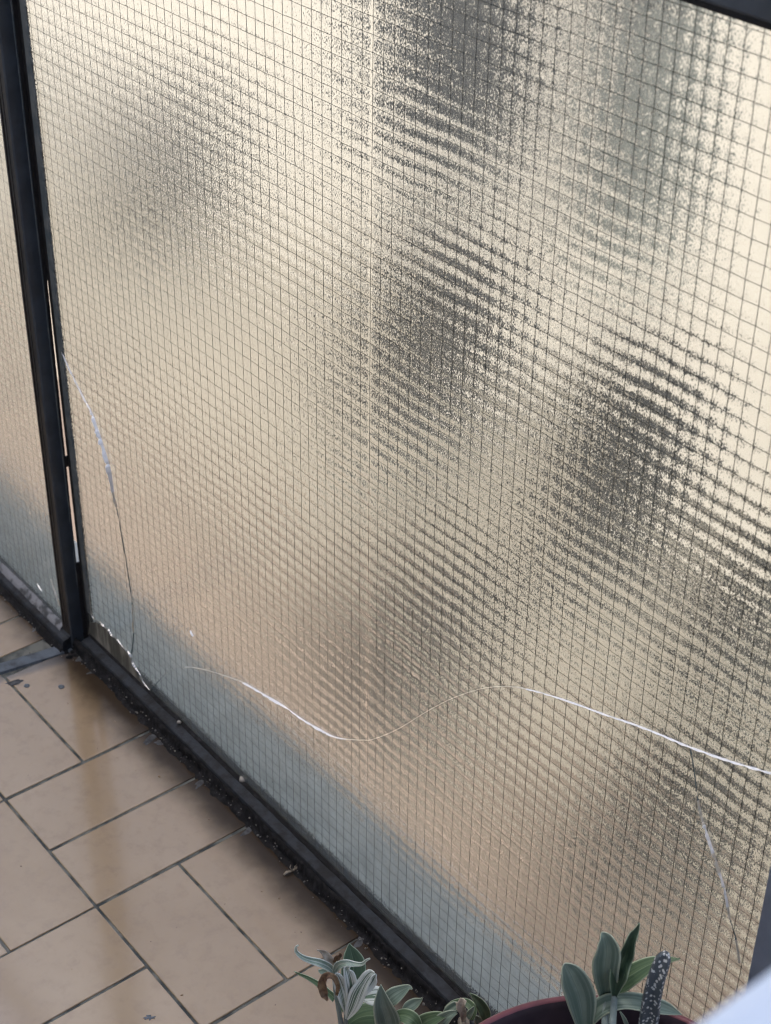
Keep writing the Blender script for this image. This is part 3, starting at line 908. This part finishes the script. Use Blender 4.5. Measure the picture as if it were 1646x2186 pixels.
# maroon pot with a blue-green plant
PR, PCX, PCY, PH = 0.140, 1.0270, -0.1740, 0.300
potp = empty('potted_plant', (PCX, PCY, 0.0), 'broad-leaved blue-green plant in a round maroon pot in front of the glass', 'potted plant')
def lathe(bm, cx, cy, prof, n=72, mi=0):
    rings = [[bm.verts.new((cx + r_ * math.cos(2 * math.pi * k / n), cy + r_ * math.sin(2 * math.pi * k / n), z)) for k in range(n)] for r_, z in prof]
    for a, b in zip(rings, rings[1:]):
        for k in range(n):
            f = bm.faces.new((a[k], a[(k + 1) % n], b[(k + 1) % n], b[k])); f.smooth = True; f.material_index = mi
    return rings
bm = bmesh.new()
rg = lathe(bm, PCX, PCY, [(0.095, 0.002), (0.100, 0.006), (0.128, 0.262), (0.132, 0.270), (0.1405, 0.272), (0.1415, 0.294), (0.1400, 0.2985), (0.1375, 0.3000), (0.1350, 0.2985), (0.1342, 0.290), (0.1300, 0.262), (0.1270, 0.150), (0.1100, 0.060)])
bm.faces.new(rg[0][::-1]); bm.faces.new(rg[-1])
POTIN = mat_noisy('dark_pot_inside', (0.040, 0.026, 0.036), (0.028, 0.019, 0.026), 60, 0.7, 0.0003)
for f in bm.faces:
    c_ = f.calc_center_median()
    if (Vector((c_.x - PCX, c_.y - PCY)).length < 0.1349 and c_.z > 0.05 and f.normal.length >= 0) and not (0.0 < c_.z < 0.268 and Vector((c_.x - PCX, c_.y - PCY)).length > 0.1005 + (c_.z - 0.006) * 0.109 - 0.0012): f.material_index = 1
pot = obj('pot', bm, [MAROON, POTIN], potp)
bm = bmesh.new()
rg = lathe(bm, PCX, PCY, [(0.1262, 0.200), (0.09, 0.206), (0.04, 0.211)], 48)
for r_ in rg:
    for v in r_: v.co.z += 0.004 * N3(v.co.x * 60, v.co.y * 60)
bm.faces.new(rg[-1])
obj('soil', bm, SOIL, pot)
leaf([(1255, 2230, 0.280, 20), (1248, 2186, 0.300, 36), (1240, 2130, 0.335, 60), (1222, 2085, 0.370, 56), (1209, 2062, 0.385, 26), (1206, 2056, 0.388, 2)], LEAF, potp, fold=0.3, seed=1)
leaf([(1300, 2190, 0.290, 16), (1296, 2120, 0.325, 34), (1293, 2070, 0.365, 52), (1297, 2030, 0.390, 54), (1292, 2003, 0.405, 34), (1284, 1990, 0.410, 3)], LEAF, potp, fold=0.3, curl=0.2, seed=2)
leaf([(1312, 2125, 0.335, 10), (1322, 2070, 0.365, 36), (1336, 2035, 0.380, 30), (1345, 2005, 0.400, 22), (1356, 1985, 0.410, 15), (1365, 1970, 0.418, 2)], LEAFD, potp, fold=0.8, curl=0.2, wave=0.25, seed=3, twist=0.5)
leaf([(1294, 2122, 0.325, 6), (1320, 2100, 0.335, 42), (1350, 2080, 0.350, 42), (1385, 2060, 0.360, 32), (1420, 2050, 0.365, 18), (1452, 2047, 0.368, 2)], LEAFG, potp, fold=-0.2, curl=0.3, seed=4, twist=-0.3)
leaf([(1235, 2215, 0.280, 14), (1262, 2170, 0.305, 30), (1290, 2145, 0.320, 38), (1330, 2136, 0.325, 34), (1370, 2140, 0.325, 34), (1420, 2152, 0.320, 26), (1455, 2166, 0.315, 2)], LEAF, potp, fold=0.3, curl=0.1, seed=5)
leaf([(1345, 2215, 0.290, 6), (1335, 2180, 0.320, 8), (1324, 2160, 0.335, 2)], LEAF, potp, fold=0.4, seed=6)

for bx, by, bz in ((1255, 2230, 0.28), (1300, 2190, 0.29), (1312, 2125, 0.335), (1294, 2122, 0.325), (1235, 2215, 0.28), (1345, 2215, 0.29)):
    b_ = at_z(bx, by, bz)
    r_ = Vector((PCX * 0.75 + b_.x * 0.25, PCY * 0.75 + b_.y * 0.25, 0.20))
    sb = bmesh.new()
    tube(sb, [r_, r_.lerp(b_, 0.5) + Vector((0.004, -0.003, 0.004)), b_], [0.0042, 0.0034, 0.0024], 8)
    obj('stem', sb, STEM, potp)

# the dark tongue-shaped leaf with white flecks
g = NG('speckled_leaf')
ge, x_, y_, z_ = g.pos()
vo = g.n('ShaderNodeTexVoronoi', feature='F1'); vo.inputs['Scale'].default_value = 380
mp = g.n('ShaderNodeMapping'); mp.inputs['Scale'].default_value = (1, 1, 0.7)
nz = g.noise(ge.outputs['Position'], 300, 2)
mv = g.n('ShaderNodeMix', data_type='VECTOR'); mv.inputs[0].default_value = 0.004
g.l(ge.outputs['Position'], mp.inputs[0]); g.l(mp.outputs[0], vo.inputs['Vector'])
f = g.mapr(vo.outputs['Distance'], 0.32, 0.40, 1, 0)
g.bsdf(g.mix(f, (0.085, 0.105, 0.118), (0.62, 0.65, 0.64)), 0.5, 0.4, 0, g.bump(f, 0.5, 0.0005))
SPECK = g.m
succ = empty('succulent', (PCX + 0.02, PCY - 0.03, 0.20), 'dark tongue-shaped succulent leaf with white flecks rising from the maroon pot', 'succulent')
tb = bmesh.new()
b_ = at_z(1368, 2250, 0.290)
tube(tb, [Vector((b_.x + 0.01, b_.y - 0.012, 0.19)), b_.lerp(Vector((b_.x + 0.01, b_.y - 0.012, 0.19)), 0.5), b_], [0.0075, 0.0072, 0.0062], 12)
obj('leaf_base', tb, SPECK, succ)
leaf([(1368, 2250, 0.290, 36), (1384, 2186, 0.325, 36), (1391, 2135, 0.355, 34), (1401, 2090, 0.380, 32), (1412, 2058, 0.395, 30), (1419, 2042, 0.402, 24), (1423, 2033, 0.406, 4)], SPECK, succ, fold=0.35, curl=0.1, seed=7, thick=0.003)

# variegated plant with withered tips
var = empty('variegated_plant', (0.93, -0.33, 0.0), 'white and green striped plant with withered curled leaves, left of the pot', 'plant')
def vstem(pts, r0, r1, mat=STEM, name='stem', par=None, root=None):
    bm = bmesh.new()
    c = catmull(pts, 5)
    P = [at_z(*q) for q in c]
    if root is not None:
        r_ = Vector(root)
        a_ = P[0]
        P = [r_, r_.lerp(a_, 0.35) + Vector((0, 0, 0.012)), r_.lerp(a_, 0.7) + Vector((0, 0, 0.010))] + P
    tube(bm, P, [r0 + (r1 - r0) * i / (len(P) - 1) for i in range(len(P))], 8)
    obj(name, bm, mat, par or var)
vstem([(742, 2300, 0.14), (728, 2186, 0.235), (722, 2150, 0.262), (716, 2115, 0.285), (714, 2088, 0.305)], 0.0024, 0.0016, root=(1.005, -0.385, 0.085))
vstem([(745, 2300, 0.14), (738, 2186, 0.235), (742, 2155, 0.26)], 0.0022, 0.0015, root=(1.015, -0.378, 0.085))
leaf([(740, 2175, 0.25, 6), (752, 2150, 0.27, 26), (764, 2120, 0.29, 34), (778, 2095, 0.305, 26), (790, 2080, 0.315, 22), (800, 2078, 0.32, 6)], VARI, var, fold=0.4, seed=1, wave=0.1)
leaf([(738, 2165, 0.255, 4), (733, 2130, 0.28, 20), (725, 2100, 0.30, 26), (719, 2084, 0.315, 20), (714, 2078, 0.32, 4)], VARI, var, fold=0.5, seed=2)
leaf([(748, 2135, 0.27, 6), (750, 2110, 0.29, 24), (746, 2085, 0.31, 26), (742, 2068, 0.32, 16), (748, 2062, 0.325, 3)], VARI, var, fold=0.5, seed=3)
leaf([(752, 2128, 0.275, 8), (770, 2112, 0.29, 30), (786, 2095, 0.30, 34), (796, 2084, 0.31, 24), (803, 2080, 0.315, 3)], VARI, var, fold=0.35, seed=4, twist=0.5)
leaf([(770, 2132, 0.265, 6), (785, 2128, 0.27, 30), (800, 2126, 0.272, 40), (812, 2126, 0.272, 32), (822, 2126, 0.272, 8)], VARI, var, fold=0.2, seed=5)
# long curled tips
leaf([(716, 2082, 0.315, 3), (704, 2066, 0.325, 14), (684, 2056, 0.335, 16), (662, 2050, 0.34, 13), (645, 2043, 0.345, 10), (633, 2032, 0.35, 7), (632, 2022, 0.355, 4), (637, 2018, 0.357, 2)], CREAM, var, name='curled_leaf', fold=0.7, seed=6, label='long cream leaf with a curled tip')
leaf([(714, 2076, 0.318, 6), (722, 2062, 0.328, 16), (738, 2056, 0.335, 14), (756, 2058, 0.335, 10), (772, 2058, 0.337, 7), (782, 2050, 0.342, 4), (790, 2046, 0.345, 2)], CREAM, var, name='curled_leaf', fold=0.7, seed=7, label='cream leaf curling to a brown tip')
leaf([(711, 2060, 0.325, 8), (702, 2048, 0.333, 17), (693, 2036, 0.34, 14), (684, 2030, 0.345, 5), (677, 2028, 0.347, 1.5)], STRAW, var, name='withered_leaf', fold=0.6, seed=8, nu=6)
leaf([(718, 2055, 0.325, 8), (720, 2046, 0.333, 12), (726, 2038, 0.34, 9), (724, 2034, 0.343, 2)], DRY, var, name='withered_leaf', fold=0.8, seed=9, nu=6, wave=0.4)
leaf([(719, 2124, 0.29, 5), (721, 2105, 0.315, 8), (714, 2088, 0.33, 10), (702, 2082, 0.335, 12), (692, 2088, 0.33, 15), (688, 2104, 0.32, 18), (692, 2122, 0.31, 14), (699, 2136, 0.305, 3)], DRY, var, name='withered_leaf', fold=0.7, seed=10, nu=6, wave=0.35, label='brown withered leaf hanging folded')
leaf([(748, 2125, 0.255, 30), (752, 2098, 0.27, 46), (755, 2060, 0.285, 50), (750, 2035, 0.295, 34), (747, 2022, 0.30, 14), (746, 2014, 0.303, 1)], LEAFD, var, fold=0.3, seed=11)
leaf([(715, 2132, 0.26, 16), (700, 2118, 0.265, 13), (678, 2100, 0.27, 11), (658, 2088, 0.275, 8), (640, 2080, 0.28, 5), (628, 2074, 0.285, 1)], LEAFG, var, fold=0.4, seed=12)
leaf([(735, 2160, 0.25, 8), (730, 2140, 0.255, 22), (722, 2120, 0.26, 22), (716, 2110, 0.262, 6)], LEAFG, var, fold=0.3, seed=13)
leaf([(704, 2080, 0.30, 3), (692, 2075, 0.302, 11), (684, 2073, 0.303, 9), (680, 2070, 0.304, 1)], LEAF, var, fold=0.3, seed=14)

# the low cluster between the variegated plant and the pot
low = empty('leafy_plant', (0.97, -0.27, 0.0), 'low cluster of soft grey-green leaves with a dried bud, beside the maroon pot', 'plant')
vstem([(850, 2330, 0.14), (846, 2250, 0.20), (838, 2200, 0.23)], 0.0030, 0.0020, par=low, root=(1.030, -0.385, 0.085))
vstem([(985, 2290, 0.16), (988, 2230, 0.20), (988, 2185, 0.235)], 0.0028, 0.0018, par=low, root=(1.040, -0.395, 0.085))
leaf([(836, 2240, 0.21, 30), (828, 2186, 0.24, 52), (818, 2150, 0.265, 44), (814, 2125, 0.28, 26), (813, 2102, 0.292, 1)], LEAF, low, fold=0.35, seed=21)
leaf([(820, 2145, 0.25, 20), (838, 2128, 0.26, 34), (856, 2116, 0.265, 26), (872, 2108, 0.27, 12), (880, 2112, 0.27, 2)], LEAF, low, fold=0.3, seed=22)
leaf([(740, 2190, 0.225, 14), (768, 2172, 0.235, 46), (800, 2168, 0.24, 60), (830, 2180, 0.24, 50), (852, 2200, 0.235, 20)], LEAFG, low, fold=-0.2, seed=23)
leaf([(840, 2170, 0.245, 14), (862, 2168, 0.25, 28), (882, 2178, 0.25, 30), (900, 2200, 0.24, 8)], LEAFG, low, fold=0.2, seed=24)
leaf([(858, 2160, 0.25, 4), (872, 2150, 0.255, 22), (888, 2140, 0.26, 20), (898, 2134, 0.265, 8), (901, 2130, 0.268, 1)], LEAF, low, fold=0.3, seed=25)
leaf([(876, 2215, 0.215, 14), (902, 2186, 0.235, 34), (930, 2172, 0.245, 26), (955, 2166, 0.25, 6)], LEAFG, low, fold=0.2, seed=26)
leaf([(922, 2225, 0.215, 16), (935, 2190, 0.235, 34), (955, 2170, 0.25, 24), (975, 2160, 0.258, 8)], LEAF, low, fold=0.3, seed=27)
leaf([(945, 2168, 0.245, 5), (960, 2156, 0.252, 20), (976, 2146, 0.258, 20), (983, 2140, 0.262, 2)], LEAF, low, fold=0.4, seed=28)
leaf([(950, 2152, 0.24, 4), (968, 2142, 0.245, 12), (990, 2138, 0.25, 14), (1004, 2146, 0.25, 18), (1010, 2160, 0.247, 16), (1006, 2178, 0.24, 6)], LEAFG, low, fold=0.3, seed=29)
leaf([(992, 2185, 0.24, 4), (1000, 2168, 0.248, 14), (1008, 2156, 0.255, 10), (1012, 2148, 0.26, 1)], LEAF, low, fold=0.4, seed=30)
leaf([(1040, 2190, 0.225, 8), (1036, 2165, 0.24, 22), (1026, 2145, 0.252, 22), (1014, 2130, 0.262, 13), (1003, 2120, 0.27, 1)], LEAFG, low, fold=0.4, wave=0.12, seed=31)
leaf([(1022, 2190, 0.225, 8), (1020, 2178, 0.232, 18), (1014, 2168, 0.238, 2)], LEAF, low, fold=0.3, seed=32)
leaf([(990, 2180, 0.25, 8), (988, 2162, 0.262, 13), (984, 2148, 0.27, 18), (990, 2132, 0.277, 14)], STRAW, low, name='dried_bud', fold=0.6, seed=33, wave=0.25)
leaf([(992, 2178, 0.25, 6), (980, 2150, 0.265, 8), (974, 2140, 0.272, 4)], STRAW, low, name='dried_bud', fold=0.6, seed=34)
bm = bmesh.new()
c = at_z(990, 2184, 0.245)
bmesh.ops.create_uvsphere(bm, u_segments=12, v_segments=8, radius=0.0055, matrix=Matrix.Translation(c) @ Matrix.Diagonal((1, 0.8, 1.2, 1)))
obj('seed_pod', bm, STRAW, low, smooth=True)
# their planter, below the picture
bm = bmesh.new()
rg = lathe(bm, 1.02, -0.40, [(0.050, 0.001), (0.072, 0.125), (0.077, 0.127), (0.077, 0.140), (0.070, 0.140), (0.068, 0.09)], 40)
bm.faces.new(rg[0][::-1]); bm.faces.new(rg[-1])
bs = bmesh.new()
q_ = lathe(bs, 1.02, -0.40, [(0.0688, 0.112), (0.05, 0.116), (0.02, 0.118)], 32)
bs.faces.new(q_[-1])

spot = obj('pot', bm, MAROON, var)
obj('soil', bs, SOIL, spot)

# ------------------------------------------------------------------ white sash in the near right corner (runs square to the glass)
sash = empty('window_sash', (1.30, -0.55, 0.98), 'out-of-focus white window sash crossing the lower right corner', 'window')
e1 = at_z(1540, 2119, 1.03)
X_E = e1.x
bm = bmesh.new()
box(bm, X_E, X_E + 0.060, -1.10, -0.36, 0.985, 1.03, 0, 0.006)
obj('sash_rail', bm, WHITE, sash)
print('SASH', e1)
